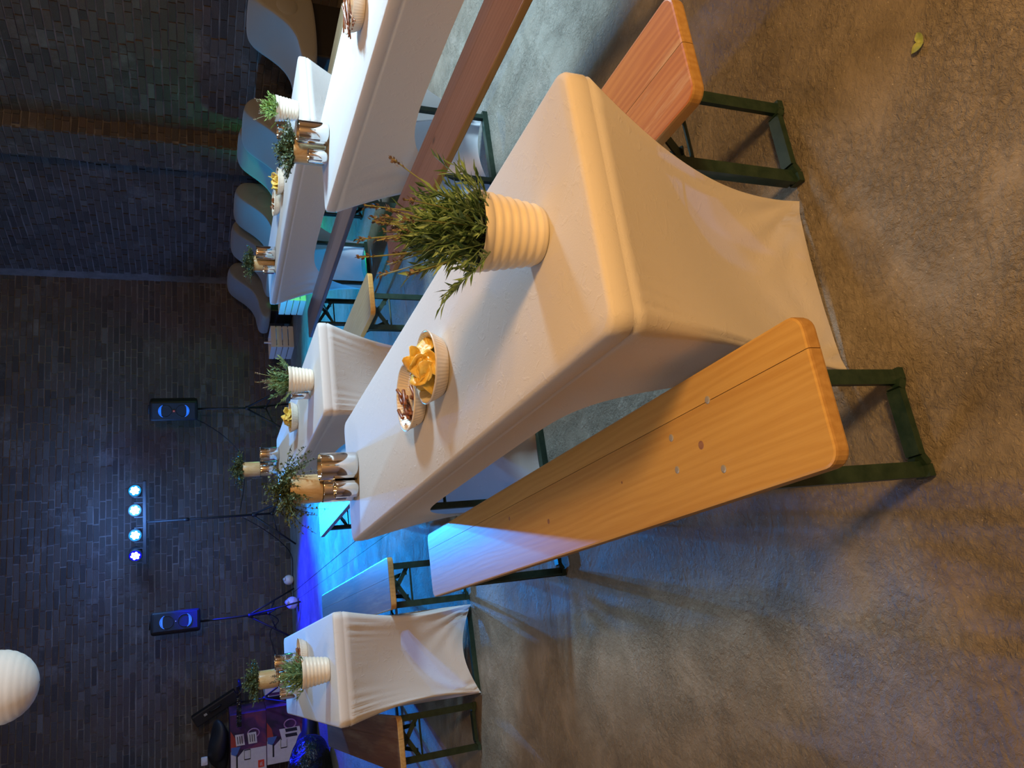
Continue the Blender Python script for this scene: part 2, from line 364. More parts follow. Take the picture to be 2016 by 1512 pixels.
def brick_face(parent, org, ang, length, height, z0=0.0, seed=1, n_obj=300, lo=0.0):
    """courses of single bricks on a wall face that starts at org and runs along ang; normal to the left of it points into the room"""
    rnd = random.Random(seed)
    d = Vector((math.cos(ang), math.sin(ang), 0)); nrm = Vector((d.y, -d.x, 0))
    bl, bh, gap = 0.225, 0.064, 0.013
    items = []
    rows = int((height-z0)/(bh+gap))
    for r in range(rows):
        z = z0 + r*(bh+gap) + bh/2 + 0.006
        s = -rnd.random()*0.1 - (0.12 if r % 2 else 0)
        while s < length:
            header = rnd.random() < 0.28
            l = (0.108 if header else bl) * rnd.uniform(0.93, 1.05)
            a = max(s, 0.0); b = min(s+l, length)
            if b-a > 0.03:
                items.append((a, b, z + rnd.uniform(-0.003, 0.003), bh*rnd.uniform(0.92, 1.04), rnd.uniform(0.008, 0.02), rnd))
            s += l + gap*rnd.uniform(0.8, 1.3)
    def vis(it):
        p = org + d*((it[0]+it[1])/2) + Vector((0, 0, it[2])) - Vector((0, 0, CAM_H))
        zc = p.dot(fw)
        if zc < 0.5: return 0
        x = F_PX*p.dot(ax_x)/zc; y = F_PX*p.dot(ax_y)/zc
        if abs(x) > 1008 or abs(y) > 756: return 0
        if x+1008 > 560: return 0
        facing = abs(p.normalized().dot(nrm))
        return (it[1]-it[0])*it[3]*facing/zc**2
    items.sort(key=vis, reverse=True)
    def verts(it, o):
        a, b, z, h, dep, rn = it; vs = []
        for (s, zz) in ((a, z-h/2), (b, z-h/2), (b, z+h/2), (a, z+h/2)):
            j = rn.uniform(-0.003, 0.003), rn.uniform(-0.003, 0.003)
            for q in (-0.02, dep*rn.uniform(0.8, 1.2)):
                p = d*(s+j[0]) + Vector((0, 0, zz+j[1])) + nrm*q
                vs.append(p - o)
        return vs
    faces = ((1, 3, 5, 7), (0, 2, 3, 1), (2, 4, 5, 3), (4, 6, 7, 5), (6, 0, 1, 7))
    for it in items[:n_obj]:
        cen = d*((it[0]+it[1])/2) + Vector((0, 0, it[2]))
        me = bpy.data.meshes.new('brick'); me.from_pydata([tuple(v) for v in verts(it, cen)], [], faces); me.materials.append(BRICK)
        o = obj('brick', me, None, parent); o.location = org + cen
    V, F = [], []
    for it in items[n_obj:]:
        k = len(V); V += [tuple(org+v) for v in verts(it, Vector((0, 0, 0)))]; F += [tuple(k+i for i in f) for f in faces]
    if V:
        me = bpy.data.meshes.new('brickwork'); me.from_pydata(V, [], F); me.materials.append(BRICK)
        o = obj('brickwork', me, None, parent); o['kind'] = 'stuff'

def wall_slab(name, p, q, th, height, m, side=1):
    p = Vector((*p, 0)); q = Vector((*q, 0)); d = (q-p).normalized(); n = Vector((-d.y, d.x, 0))*side*th
    bm = bm_new(); prism(bm, [(v.x, v.y) for v in (p, q, q+n, p+n)], 0, height)
    bmesh.ops.recalc_face_normals(bm, faces=bm.faces)
    return struct(obj(name, bm, m))
HGT = 4.6
A_B = R(10)
B0 = Vector((-1.83 - 6.5*math.cos(A_B), 11.95 - 6.5*math.sin(A_B), 0))
LB = 10.2
dB = Vector((math.cos(A_B), math.sin(A_B), 0))
B1 = B0 + dB*LB
wb = wall_slab('wall_back', B0.xy, B1.xy, 0.3, HGT, MORTAR)
brick_face(wb, B0, A_B, LB, HGT, seed=3)
# right wall: starts in the corner and runs towards the camera
A_R = R(24)
dR = Vector((math.sin(A_R), -math.cos(A_R), 0)); nR = Vector((-math.cos(A_R), -math.sin(A_R), 0))
CR = Vector((1.66, 12.36, 0)); LR = 9.0
wr = wall_slab('wall_right', (CR - dR*0.4).xy, (CR + dR*LR).xy, 0.3, HGT, MORTAR)
angR = math.atan2(dR.y, dR.x)
brick_face(wr, CR, angR, LR, HGT, seed=5)
# brick pier on the right wall
PS0, PS1, PD = 2.72, 3.16, 0.22
bm = bm_new(); q = [CR + dR*PS0, CR + dR*PS1, CR + dR*PS1 + nR*PD, CR + dR*PS0 + nR*PD]
prism(bm, [(v.x, v.y) for v in q], 0, HGT); bmesh.ops.recalc_face_normals(bm, faces=bm.faces)
pier = struct(obj('wall_pier', bm, MORTAR))
brick_face(pier, CR + dR*PS0 + nR*PD, angR, PS1-PS0, HGT, seed=9, n_obj=120)
brick_face(pier, CR + dR*PS1 + nR*PD, math.atan2(-nR.y, -nR.x), PD, HGT, seed=10, n_obj=80)
# the rest of the hall, out of view
E2 = CR + dR*LR
wall_slab('wall_right_near', E2.xy, (8.2, -4.3), 0.3, HGT, PLASTER)
wall_slab('wall_front', (8.2, -4.3), (-8.4, -4.3), 0.3, HGT, PLASTER)
wall_slab('wall_left', (-8.4, -4.3), B0.xy, 0.3, HGT, PLASTER)
bm = bm_new(); box(bm, -9, 9, -4.8, 13.8, HGT, HGT+0.2); struct(obj('ceiling', bm, PLASTER))

# ------------------------------------------------------------------ tables with stretch covers
def rounded(W, y0, y1, r, n=6):
    pts = []
    for cx, cy, a0 in ((W/2-r, y0+r, -90), (W/2-r, y1-r, 0), (-W/2+r, y1-r, 90), (-W/2+r, y0+r, 180)):
        for k in range(n+1):
            a = R(a0 + 90*k/n); pts.append((cx + r*math.cos(a), cy + r*math.sin(a)))
    return pts
TL, TW, TH, FI, FW_ = 2.2, 0.50, 0.77, 0.275, 0.44
def cover_mesh(arch=0.60, raise_=0.03, pleat=1.0, seed=0, hexp=7):
    rnd = random.Random(seed); bm = bm_new(); r = 0.035; n = []
    ph = [rnd.uniform(0, 6.28) for _ in range(8)]
    per = []      # (x, y, section, param)
    ne, ns, nc = 44, 110, 6
    for k in range(ne): per.append((-TW/2+r+(TW-2*r)*k/ne, 0.0, 'n', k/ne))
    for k in range(nc): a = R(-90+90*k/nc); per.append((TW/2-r+r*math.cos(a), r+r*math.sin(a), 'c', (1, 0)))
    for k in range(ns): per.append((TW/2, r+(TL-2*r)*k/ns, 'r', k/ns))
    for k in range(nc): a = R(90*k/nc); per.append((TW/2-r+r*math.cos(a), TL-r+r*math.sin(a), 'c', (1, 1)))
    for k in range(ne): per.append((TW/2-r-(TW-2*r)*k/ne, TL, 'f', k/ne))
    for k in range(nc): a = R(90+90*k/nc); per.append((-TW/2+r+r*math.cos(a), TL-r+r*math.sin(a), 'c', (-1, 1)))
    for k in range(ns): per.append((-TW/2, TL-r-(TL-2*r)*k/ns, 'l', k/ns))
    for k in range(nc): a = R(180+90*k/nc); per.append((-TW/2+r+r*math.cos(a), r+r*math.sin(a), 'c', (-1, 0)))
    def g(s):     # arch of the side hem, 0 at the feet
        u = abs(2*s-1); return (1-u**hexp)**0.75 if u < 1 else 0.0
    def bottom(x, y, sec, q):
        if sec in 'nf':
            x2 = (-FW_/2 + FW_*q)*(1 if sec == 'n' else -1)
            return Vector((x2, FI if sec == 'n' else TL-FI, 0.006 + raise_*math.sin(math.pi*q)))
        if sec == 'c':
            return Vector((q[0]*FW_/2, FI if q[1] == 0 else TL-FI, 0.004))
        s = q if sec == 'r' else 1-q
        yy = FI + s*(TL-2*FI); k = g(s)
        return Vector(((FW_/2 + (TW/2-0.022-FW_/2)*k)*(1 if sec == 'r' else -1), yy, 0.004 + arch*k))
    rows = []
    NT = 26
    def push(off, z): return [bm.verts.new((x*(1-off/(TW/2)), y + (off if y < TL/2 else -off)*min(1, abs(y-TL/2)/(TL/2)), z)) for x, y, *_ in per]
    rows.append(push(0.010, TH)); rows.append(push(0.003, TH-0.003)); rows.append(push(0.0, TH-0.010)); rows.append(push(0.0, TH-0.042)); rows.append(push(0.004, TH-0.047)); rows.append(push(0.001, TH-0.052))
    top = [Vector(v.co) for v in rows[-1]]
    for j in range(1, NT+1):
        t = j/NT; row = []
        for (x, y, sec, q), T in zip(per, top):
            B = bottom(x, y, sec, q)
            e = 1-(1-t)**1.55
            p = Vector((T.x+(B.x-T.x)*e, T.y+(B.y-T.y)*e, T.z+(B.z-T.z)*t))
            if sec in 'nf':
                # panel sags inwards a little, pleats under the edge near the corners, folds at the feet
                c = abs(2*q-1); sgn = -1 if sec == 'n' else 1
                x_in = 0.03*math.sin(math.pi*t)*math.copysign(c**1.2, T.x); p.x -= x_in
                wr_ = 0.0032*pleat*math.sin(q*70+4*math.sin(q*9)+ph[0]+t*5)*math.exp(-t/0.14)*(0.06+c**3)*min(1, t*14)
                ft = math.hypot((1-c)*FW_/2, B.z*0 + (1-t)*0.7)
                wr_ += 0.009*math.sin(math.atan2(1-t+0.001, (1-c)*0.3+0.001)*14+ph[1])*math.exp(-ft/0.14)*min(1, ft/0.03)
                wr_ += 0.006*math.sin(2.2*math.pi*t + q*3 + ph[2])*math.sin(math.pi*t)
                p.y += sgn*wr_ - sgn*0.018*math.sin(math.pi*t)*(1-c*c)
            elif sec == 'c':
                p.x -= 0.03*math.sin(math.pi*t)*math.copysign(1, T.x)
            else:
                s = q if sec == 'r' else 1-q; u = abs(2*s-1)
                p.x -= 0.03*math.sin(math.pi*t)*math.copysign(u**4, T.x)
                p.x += math.copysign(0.003*math.sin(s*60+ph[3])*math.sin(math.pi*t)*u**3, T.x)
            row.append(bm.verts.new(p))
        rows.append(row)
    m = len(per)
    bm.faces.new(rows[0])
    for a, b in zip(rows, rows[1:]):
        for k in range(m): bm.faces.new((a[k], b[k], b[(k+1) % m], a[(k+1) % m]))
    bmesh.ops.recalc_face_normals(bm, faces=bm.faces)
    return bm
def put(o, x, y, a):
    o.location = (x, y, 0); o.rotation_euler = (0, 0, a); return o
def folding_table(x, y, a, tlabel, clabel, seed, arch=0.60, raise_=0.03, pleat=1.0):
    t = thing('folding_table', tlabel, 'table', (x, y, 0), a)
    bm = bm_new(); box(bm, -TW/2+0.012, TW/2-0.012, 0.012, TL-0.012, TH-0.038, TH-0.008, 0.004); obj('tabletop', bm, W_PALE, t)
    for y0, s in ((FI+0.035, 1), (TL-FI-0.035, -1)):
        for sx in (-1, 1):
            bm = bm_new(); bar(bm, (sx*0.180, y0, 0.016), (sx*0.180, y0, TH-0.04), 0.024, 0.024); obj('leg', bm, GREEN, t)
        bm = bm_new(); bar(bm, (-0.21, y0, 0.013), (0.21, y0, 0.013), 0.03, 0.026); obj('foot_bar', bm, GREEN, t)
        bm = bm_new(); tube(bm, [(-0.19, y0, 0.46), (0.19, y0, 0.46)], 0.006); obj('rod', bm, GREEN, t)
    c = obj('table_cover', cover_mesh(arch, raise_, pleat, seed, 9 if seed == 1 else 4.5), CLOTH, None, True)
    tag(c, clabel, 'tablecloth'); put(c, x, y, a)
    return t
folding_table(0.320, 1.095, 0.334, 'folding table flanked by the golden bench with zinc bolts and the orange bench', 'white stretch cover on the table with trailing thyme, heaped chips and the golden bench', 1, 0.60, 0.015, 2.0)
folding_table(1.75, 1.68, R(18.5), 'folding table with the reddish brown bench along its side', 'white stretch cover on the table with long pretzel sticks and the reddish bench', 2, 0.52, 0.05)
folding_table(-1.28, 3.475, R(20), 'folding table between two worn dark benches before the stacked cartons', 'white stretch cover on the table before the stacked cartons, lit blue on top', 3, 0.56, 0.07, 3.6)
folding_table(1.72, 4.50, R(22.5), 'folding table before the row of grey lounge seats', 'white stretch cover on the table before the grey lounge seats', 4, 0.52, 0.05)
folding_table(0.095, 3.855, R(19.5), 'folding table between the pale bench and the bench gleaming cyan', 'white stretch cover on the table carrying only a chips bowl, beside the pale bench', 5, 0.58, 0.05, 2.6)

# ------------------------------------------------------------------ benches
def bench(x, y, a, wood, label, split=0.36, worn_end=None, bolts=False, Wd=0.25, Hs=0.48, Ls=2.2):
    t = thing('bench', label, 'bench', (x, y, 0), a)
    th = 0.028; r = 0.03; xs = -Wd/2 + Wd*(1-split)
    def board(x0, x1, left):
        pts = []
        def arc(cx, cy, a0):
            for k in range(7): q = R(a0+15*k); pts.append((cx+r*math.cos(q), cy+r*math.sin(q)))
        if left:
            pts += [(x1, 0.0), (x1, Ls)]; arc(x0+r, Ls-r, 90); arc(x0+r, r, 180)
        else:
            pts += [(x0, Ls), (x0, 0.0)]; arc(x1-r, r, -90); arc(x1-r, Ls-r, 0)
        bm = bm_new(); prism(bm, pts, Hs-th, Hs); bmesh.ops.recalc_face_normals(bm, faces=bm.faces)
        es = [e for e in bm.edges if abs(e.verts[0].co.z-e.verts[1].co.z) < 1e-5 and not (abs(e.verts[0].co.x-xs) < 0.004 and abs(e.verts[1].co.x-xs) < 0.004)]
        bmesh.ops.bevel(bm, geom=es, offset=0.005, segments=2, affect='EDGES', profile=0.6)
        o = obj('seat_board', bm, wood, t)
        if worn_end:
            o.data.materials.append(worn_end)
            for p in o.data.polygons:
                if abs(p.normal.z) < 0.5: p.material_index = 1
        return o
    board(-Wd/2, xs-0.0006, True); board(xs+0.0006, Wd/2, False)
    for y0, s in ((0.24, 1), (Ls-0.24, -1)):
        for sx in (-1, 1):
            bm = bm_new(); bar(bm, (sx*0.098, y0, 0.02), (sx*0.098, y0, Hs-th-0.004), 0.032, 0.012, (0, 1, 0)); bar(bm, (sx*0.108, y0+s*0.012, 0.02), (sx*0.108, y0+s*0.012, Hs-th-0.004), 0.006, 0.028, (0, 1, 0)); obj('leg', bm, GREEN, t)
            bm = bm_new(); bar(bm, (-sx*0.092, y0+s*0.008, Hs-th-0.015), (sx*0.088, y0+s*0.008, 0.325), 0.022, 0.005, (0, 1, 0)); obj('cross_brace', bm, GREEN, t)
            bm = bm_new(); bar(bm, (sx*0.06, y0, 0.33), (sx*0.03, y0+s*0.26, Hs-th-0.006), 0.02, 0.005); obj('brace', bm, GREEN, t)
        bm = bm_new(); tube(bm, [(-0.1, y0, 0.31), (0.1, y0, 0.31)], 0.005); obj('rod', bm, GREEN, t)
        bm = bm_new()
        pts = [(-0.115, y0, 0.012), (-0.09, y0, 0.012), (-0.07, y0, 0.024), (0.07, y0, 0.024), (0.09, y0, 0.012), (0.115, y0, 0.012)]
        for p, q in zip(pts, pts[1:]): bar(bm, p, q, 0.034, 0.016)
        obj('foot_bar', bm, GREEN, t)
    if bolts:
        for bx, by in ((0.065, 0.266), (0.03, 0.402), (-0.035, 0.404), (-0.067, 0.264)):
            for f in (0,):
                bm = bm_new(); lathe(bm, [(0.0075, 0), (0.0075, 0.0014), (0.005, 0.0022)], 14, None, True, True)
                o = obj('bolt', bm, BOLT, t); o.location = (bx, by, Hs-0.0006)
        for kx, ky, kr in ((-0.009, 0.314, 0.0085), (-0.027, 1.029, 0.007), (-0.012, 0.62, 0.003), (0.03, 1.30, 0.006)):
            bm = bm_new(); lathe(bm, [(kr, 0), (kr*0.9, 0.0004), (0.0005, 0.0005)], 14, None, True); o = obj('knot', bm, W_RED, t); o.location = (kx, ky, Hs)
    return t
bench(-0.006, 0.892, 0.337, W_GOLD, 'golden varnished pine bench with zinc bolts in its seat', 0.25, W_END, True)
bench(0.665, 1.235, R(19), W_ORANGE, 'orange pine bench with scuffed seat and big knots', 0.5, W_END)
bench(1.385, 1.56, R(19.5), W_RED, 'reddish brown bench with pale lower edge beyond the lavender pot', 0.3, W_END)
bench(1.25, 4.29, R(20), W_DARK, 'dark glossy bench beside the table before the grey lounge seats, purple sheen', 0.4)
bench(2.28, 4.72, R(22.5), W_PALE, 'pale wooden bench next to the nearest grey lounge seat', 0.4)
bench(0.50, 4.06, R(20), W_PALE, 'pale worn bench with orange sawn end beside a white covered table', 0.4, W_GOLD)
bench(-0.27, 3.78, R(20), W_RED, 'bench whose glossy seat mirrors the cyan lights', 0.4)
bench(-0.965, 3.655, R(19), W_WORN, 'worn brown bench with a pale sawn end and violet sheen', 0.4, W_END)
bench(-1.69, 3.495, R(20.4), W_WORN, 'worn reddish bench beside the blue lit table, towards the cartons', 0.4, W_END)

# ------------------------------------------------------------------ plants, cups, bowls
TZ = TH + 0.001
def quad_leaf(bm, p, d, up, ln, wd):
    s = d.cross(up)
    if s.length < 1e-4: s = Vector((1, 0, 0))
    s.normalize(); n = s.cross(d)
    a = bm.verts.new(p); b = bm.verts.new(p+d*ln*0.5+s*wd/2+n*ln*0.05); c = bm.verts.new(p+d*ln+n*-ln*0.04); e = bm.verts.new(p+d*ln*0.5-s*wd/2+n*ln*0.05); mth = bm.verts.new(p+d*ln*0.5)
    bm.faces.new((a, b, mth)); bm.faces.new((b, c, mth)); bm.faces.new((c, e, mth)); bm.faces.new((e, a, mth))
def rdir(rnd, spread):
    a = rnd.uniform(0, 2*math.pi); t = abs(rnd.gauss(0, spread)); t = min(t, 1.05)
    return Vector((math.cos(a)*math.sin(t), math.sin(a)*math.sin(t), math.cos(t)))
def lavender_foliage(seed, rr, z0, h, nst=70, nl=15):
    rnd = random.Random(seed); bm = bm_new()
    for i in range(nst):
        d = rdir(rnd, 0.55); p = Vector((d.x*rr*0.85*rnd.random()**0.5*1.3, d.y*rr*0.85*rnd.random()**0.5*1.3, z0))
        ln = h*rnd.uniform(0.45, 1.0); pts = []
        for k in range(6):
            t = k/5; q = p + d*ln*t + Vector((0, 0, 0.15*ln*t*t)); pts.append(q)
        tube(bm, pts, [0.0011]*6, 4, False)
        for k in range(nl):
            t = 0.12+0.88*k/nl; q = p + d*ln*t + Vector((0, 0, 0.15*ln*t*t))
            a = rnd.uniform(0, 6.28); ld = (d*1.0 + Vector((math.cos(a), math.sin(a), rnd.uniform(-0.1, 0.5)))*rnd.uniform(0.5, 1.0)).normalized()
            quad_leaf(bm, q, ld, Vector((rnd.uniform(-1, 1), rnd.uniform(-1, 1), 1)).normalized(), h*rnd.uniform(0.16, 0.30), 0.0062*rnd.uniform(0.7, 1.3))
    return bm
def flower_stalk(seed, rr, z0, h, d=None):
    rnd = random.Random(seed); bm = bm_new(); d = d or rdir(rnd, 0.36)
    p = Vector((d.x*rr*0.7, d.y*rr*0.7, z0)); pts = []
    bend = Vector((rnd.uniform(-.15, .15), rnd.uniform(-.15, .15), 0.1))
    for k in range(7): t = k/6; pts.append(p + d*h*t + bend*h*t*t)
    tube(bm, pts, [0.0012]*7, 5)
    b2 = bm_new()
    end = pts[-1]; dd = (pts[-1]-pts[-2]).normalized()
    for k in range(16):
        q = end - dd*0.028*rnd.random() + Vector((rnd.uniform(-1, 1), rnd.uniform(-1, 1), rnd.uniform(-1, 1)))*0.003
        quad_leaf(b2, q, (dd+Vector((rnd.uniform(-1, 1), rnd.uniform(-1, 1), rnd.uniform(-1, 1)))*0.8).normalized(), Vector((rnd.random(), rnd.random(), 1)), 0.009, 0.005)
    return bm, b2
def ribbed_pot(bm, rb, rt_, h):
    prof = [(rb*0.9, 0.0), (rb*0.97, 0.001), (rb, 0.006)]
    nr = 6
    for i in range(nr*6+1):
        t = i/(nr*6); z = 0.01 + (h*0.80)*t; r = rb+(rt_-rb)*(z/h) + 0.0016*math.sin(t*nr*2*math.pi); prof.append((r, z))
    prof += [(rt_*0.985, h*0.88), (rt_*0.995, h-0.004), (rt_*1.012, h-0.001), (rt_*1.005, h+0.002), (rt_*0.98, h), (rt_*0.95, h-0.012), (rt_*0.90, h*0.80)]
    return lathe(bm, prof, 48, None, True)
POT_ME = None
def lavender_pot(x, y, label, seed, h=0.128, rt_=0.074, plant_h=0.15, leafmat=None, stalks=10, nst=70, big=False):
    t = thing('potted_lavender', label, 'potted plant', (x, y, TZ))
    bm = bm_new(); ribbed_pot(bm, 0.055*rt_/0.074, rt_, h); obj('pot', bm, POT, t, True)
    bm = bm_new(); lathe(bm, [(0.001, h*0.86), (rt_*0.5, h*0.87), (rt_*0.93, h*0.85)], 24); obj('soil', bm, SOIL, t, True)
    o = obj('foliage', lavender_foliage(seed, rt_, h*0.86, plant_h*0.72, nst), leafmat or LAV, t); o['kind'] = 'stuff'
    for i in range(stalks):
        a, b = flower_stalk(seed*100+i, rt_, h*0.86, plant_h*random.uniform(0.75, 1.15))
        s = obj('flower_stalk', a, STALK, t); obj('flower_bud', b, BUD, s)
    return t
lavender_pot(0.275, 1.285, 'cream ribbed pot of lavender with brown seed heads beside a chips bowl', 11, plant_h=0.185, stalks=22, nst=130)
lavender_pot(0.03, 4.12, 'cream ribbed pot of thin lavender by a single small silver cup and chips bowl', 12, plant_h=0.15, stalks=8, nst=60)
lavender_pot(1.62, 4.62, 'cream ribbed pot of bright green lavender before the grey lounge seats', 13, plant_h=0.13, leafmat=LAVY, stalks=5, nst=70)
lavender_pot(-1.35, 3.68, 'cream ribbed pot of lavender on the blue lit table before the cartons', 14, plant_h=0.14, stalks=6, nst=70)

def thyme_foliage(seed, rr, z0, rad, n=170, droop=0.3):
    rnd = random.Random(seed); bm = bm_new()
    for i in range(n):
        d = rdir(rnd, 0.9); p = Vector((d.x*rr*0.9, d.y*rr*0.8, z0)); ln = rad*rnd.uniform(0.5, 1.15); pts = []
        wob = Vector((rnd.uniform(-.4, .4), rnd.uniform(-.4, .4), 0)); dr = droop*rnd.random()*1.6
        for k in range(6):
            t = k/5; pts.append(p + d*ln*t + wob*ln*t*t*0.6 + Vector((0, 0, -dr*ln*t*t)))
        tube(bm, pts, [0.0009]*6, 3, False)
        for k in range(18):
            t = 0.1+0.9*k/18; i0 = min(4, int(t*5)); q = pts[i0].lerp(pts[i0+1], t*5-i0)
            ld = Vector((rnd.uniform(-1, 1), rnd.uniform(-1, 1), rnd.uniform(-.5, 1))).normalized()
            quad_leaf(bm, q, ld, Vector((rnd.uniform(-1, 1), rnd.uniform(-1, 1), 1)).normalized(), rnd.uniform(0.009, 0.016), rnd.uniform(0.007, 0.012))
    return bm
def thyme_pot(x, y, label, seed, riser=0.0, r=0.056, h=0.125, rad=0.10, droop=0.3):
    t = thing('potted_thyme', label, 'potted plant', (x, y, TZ + riser))
    bm = bm_new(); lathe(bm, [(r*0.96, 0), (r, 0.004), (r, h-0.003), (r*0.985, h), (r*0.95, h-0.002), (r*0.94, h*0.8)], 40, None, True); obj('pot', bm, BEIGE, t, True)
    bm = bm_new(); lathe(bm, [(0.001, h*0.9), (r*0.93, h*0.88)], 20); obj('soil', bm, SOIL, t)
    o = obj('foliage', thyme_foliage(seed, r, h*0.9, rad, droop=droop), THY, t); o['kind'] = 'stuff'
    return t
def cylinder_cup(x, y, r, h, label, name='silver_cup', cat='cup', group=None, z=None):
    bm = bm_new(); lathe(bm, [(0.002, 0.001), (r*0.93, 0.0), (r*0.985, 0.003), (r, 0.010), (r, h-0.002), (r*0.99, h), (r*0.965, h-0.002), (r*0.96, 0.008), (0.002, 0.007)], 48)
    bmesh.ops.recalc_face_normals(bm, faces=bm.faces)
    o = obj(name, bm, CHROME, None, True); o.location = (x, y, TZ if z is None else z)
    return tag(o, label, cat, group)
RIS = 0.122
for (x, y, sd, lb, rl, ris, dr) in ((-0.405, 3.06, 21, 'beige pot of trailing thyme raised on a chrome cylinder above the golden bench table', 'chrome cylinder under the trailing thyme, behind two silver cups', RIS, 0.95),
                               (-0.62, 5.97, 22, 'beige pot of dark thyme raised on a chrome cylinder before the light stand', 'chrome cylinder under the thyme before the light stand', RIS, 0.3),
                               (-1.84, 5.0, 23, 'beige pot of thyme raised on a chrome cylinder before the cartons', 'chrome cylinder under the thyme before the cartons', 0.10, 0.3)):
    cylinder_cup(x, y, 0.058, ris, rl, 'chrome_cylinder', 'vase'); thyme_pot(x, y, lb, sd, ris+0.001, rad=0.12 if sd == 21 else 0.11, droop=dr)
thyme_pot(1.12, 3.722, 'beige pot of round bushy thyme behind two silver cups beside the reddish bench', 24, 0.0, 0.064, 0.145, 0.095, 0.1)
thyme_pot(0.93, 6.08, 'beige pot of thyme behind silver cups before the grey lounge seats', 25, 0.0, 0.06, 0.16, 0.10, 0.25)
cylinder_cup(-0.315, 2.99, 0.054, 0.142, 'large silver cup in front of the trailing thyme, beside a smaller one')
cylinder_cup(-0.40, 2.965, 0.034, 0.088, 'small silver cup at the golden bench table, beside a large silver cup')
cylinder_cup(1.165, 3.59, 0.052, 0.135, 'large silver cup beside bushy round thyme at the reddish bench')
cylinder_cup(1.065, 3.605, 0.033, 0.088, 'small silver cup in front of the bushy round thyme')
cylinder_cup(-0.045, 4.245, 0.030, 0.095, 'single small silver cup leaning close to thin lavender in a cream pot')
cylinder_cup(-0.50, 5.84, 0.050, 0.13, 'silver cup next to the dark thyme before the light stand')
cylinder_cup(1.555, 4.84, 0.045, 0.095, 'silver cup next to the bright green lavender')
cylinder_cup(1.00, 5.98, 0.050, 0.135, 'large silver cup by the thyme before the grey lounge seats')
cylinder_cup(0.875, 5.98, 0.033, 0.085, 'small silver cup by the thyme before the grey lounge seats')
cylinder_cup(-1.72, 4.93, 0.048, 0.125, 'silver cup by the thyme before the cartons')
cylinder_cup(-1.90, 4.88, 0.034, 0.10, 'slim silver cup by the thyme before the cartons')

def bowl(x, y, label, r=0.095, h=0.042):
    rb = r*0.80; th = 0.004
    prof = [(0.002, 0.0), (rb*0.96, 0.0), (rb, 0.003), (rb+(r-rb)*0.5, h*0.5), (r*0.965, h-0.006), (r*1.01, h-0.003), (r*1.005, h), (r*0.97, h), (r*0.945, h-0.005), (rb+(r-rb)*0.4-th, h*0.45), (rb-th*1.5, 0.006), (0.002, 0.005)]
    amp = {2: 0.008, 3: 0.011, 4: 0.008, 8: 0.008, 9: 0.012, 10: 0.008}
    bm = bm_new(); lathe(bm, prof, 224, lambda j: amp.get(j, 0.0))
    bmesh.ops.recalc_face_normals(bm, faces=bm.faces)
    o = obj('ribbed_bowl', bm, CERAMIC, None, True); o.location = (x, y, TZ)
    return tag(o, label, 'bowl')
def chip_mesh(rnd):
    bm = bm_new(); a = rnd.uniform(0.020, 0.027); b = rnd.uniform(0.015, 0.021); k1 = rnd.uniform(4, 11); k2 = rnd.uniform(-9, 6); ph = rnd.uniform(0, 6)
    rings = [[bm.verts.new((0, 0, 0))]]
    for i in range(1, 5):
        ring = []
        for j in range(20):
            t = j*2*math.pi/20; q = i/4; wob = 1+0.07*math.sin(3*t+ph)*q
            X = a*q*math.cos(t)*wob; Y = b*q*math.sin(t)*wob
            ring.append(bm.verts.new((X, Y, k1*X*X + k2*Y*Y + 0.0012*math.sin(5*t+ph)*q + 0.0009*math.sin(X*600+ph))))
        rings.append(ring)
    for j in range(20): bm.faces.new((rings[0][0], rings[1][j], rings[1][(j+1) % 20]))
    for p, q in zip(rings[1:], rings[2:]):
        for j in range(20): bm.faces.new((p[j], q[j], q[(j+1) % 20], p[(j+1) % 20]))
    r = bmesh.ops.extrude_face_region(bm, geom=list(bm.faces)); 
    for v in [g for g in r['geom'] if isinstance(g, bmesh.types.BMVert)]: v.co.z += 0.0014
    bmesh.ops.recalc_face_normals(bm, faces=bm.faces)
    me = bpy.data.meshes.new('potato_chip'); bm.to_mesh(me); bm.free(); me.materials.append(CHIP)
    for p in me.polygons: p.use_smooth = True
    return me
rc = random.Random(5); CHIPS = [chip_mesh(rc) for _ in range(7)]
def chips(x, y, n, label, group, seed, spread=0.068, sc=1.0, h=0.042):
    rnd = random.Random(seed)
    for i in range(n):
        o = obj('potato_chip', CHIPS[i % 7]); lay = i/n
        a = i*2.4; q = spread*(1-lay*0.75)*math.sqrt((i*0.618) % 1)
        o.location = (x + q*math.cos(a)*1.15, y + q*math.sin(a)*1.05, TZ + 0.020 + lay*0.046)
        o.rotation_euler = (rnd.uniform(-1.0, 1.0), rnd.uniform(-0.9, 0.9), rnd.uniform(0, 6.28)); o.scale = (sc*rnd.uniform(0.9, 1.2),)*3
        tag(o, label, 'chip', group)
def sticks(x, y, n, label, group, seed, ln=0.05, rad=0.0045, dirn=0.0, off=(0, 0), spread=0.035, lift=0.0):
    rnd = random.Random(seed)
    for i in range(n):
        bm = bm_new(); l2 = ln*rnd.uniform(0.75, 1.1)/2
        tube(bm, [(-l2, 0, 0), (-l2*0.9, 0, 0.0), (0, 0, rnd.uniform(-.001, .001)), (l2*0.9, 0, 0), (l2, 0, 0)], [rad*0.7, rad, rad, rad, rad*0.7], 8)
        o = obj('pretzel_stick', bm, PRETZ, None, True)
        o.location = (x + off[0] + rnd.uniform(-1, 1)*spread, y + off[1] + rnd.uniform(-1, 1)*spread*0.7, TZ + 0.012 + 0.0075*(i // 4) + lift)
        o.rotation_euler = (0, rnd.uniform(-0.12, 0.12), dirn + rnd.uniform(-0.5, 0.5))
        tag(o, label, 'pretzel stick', group)
bowl(0.045, 1.885, 'cream ribbed bowl heaped with chips beside the bowl of short pretzel sticks')
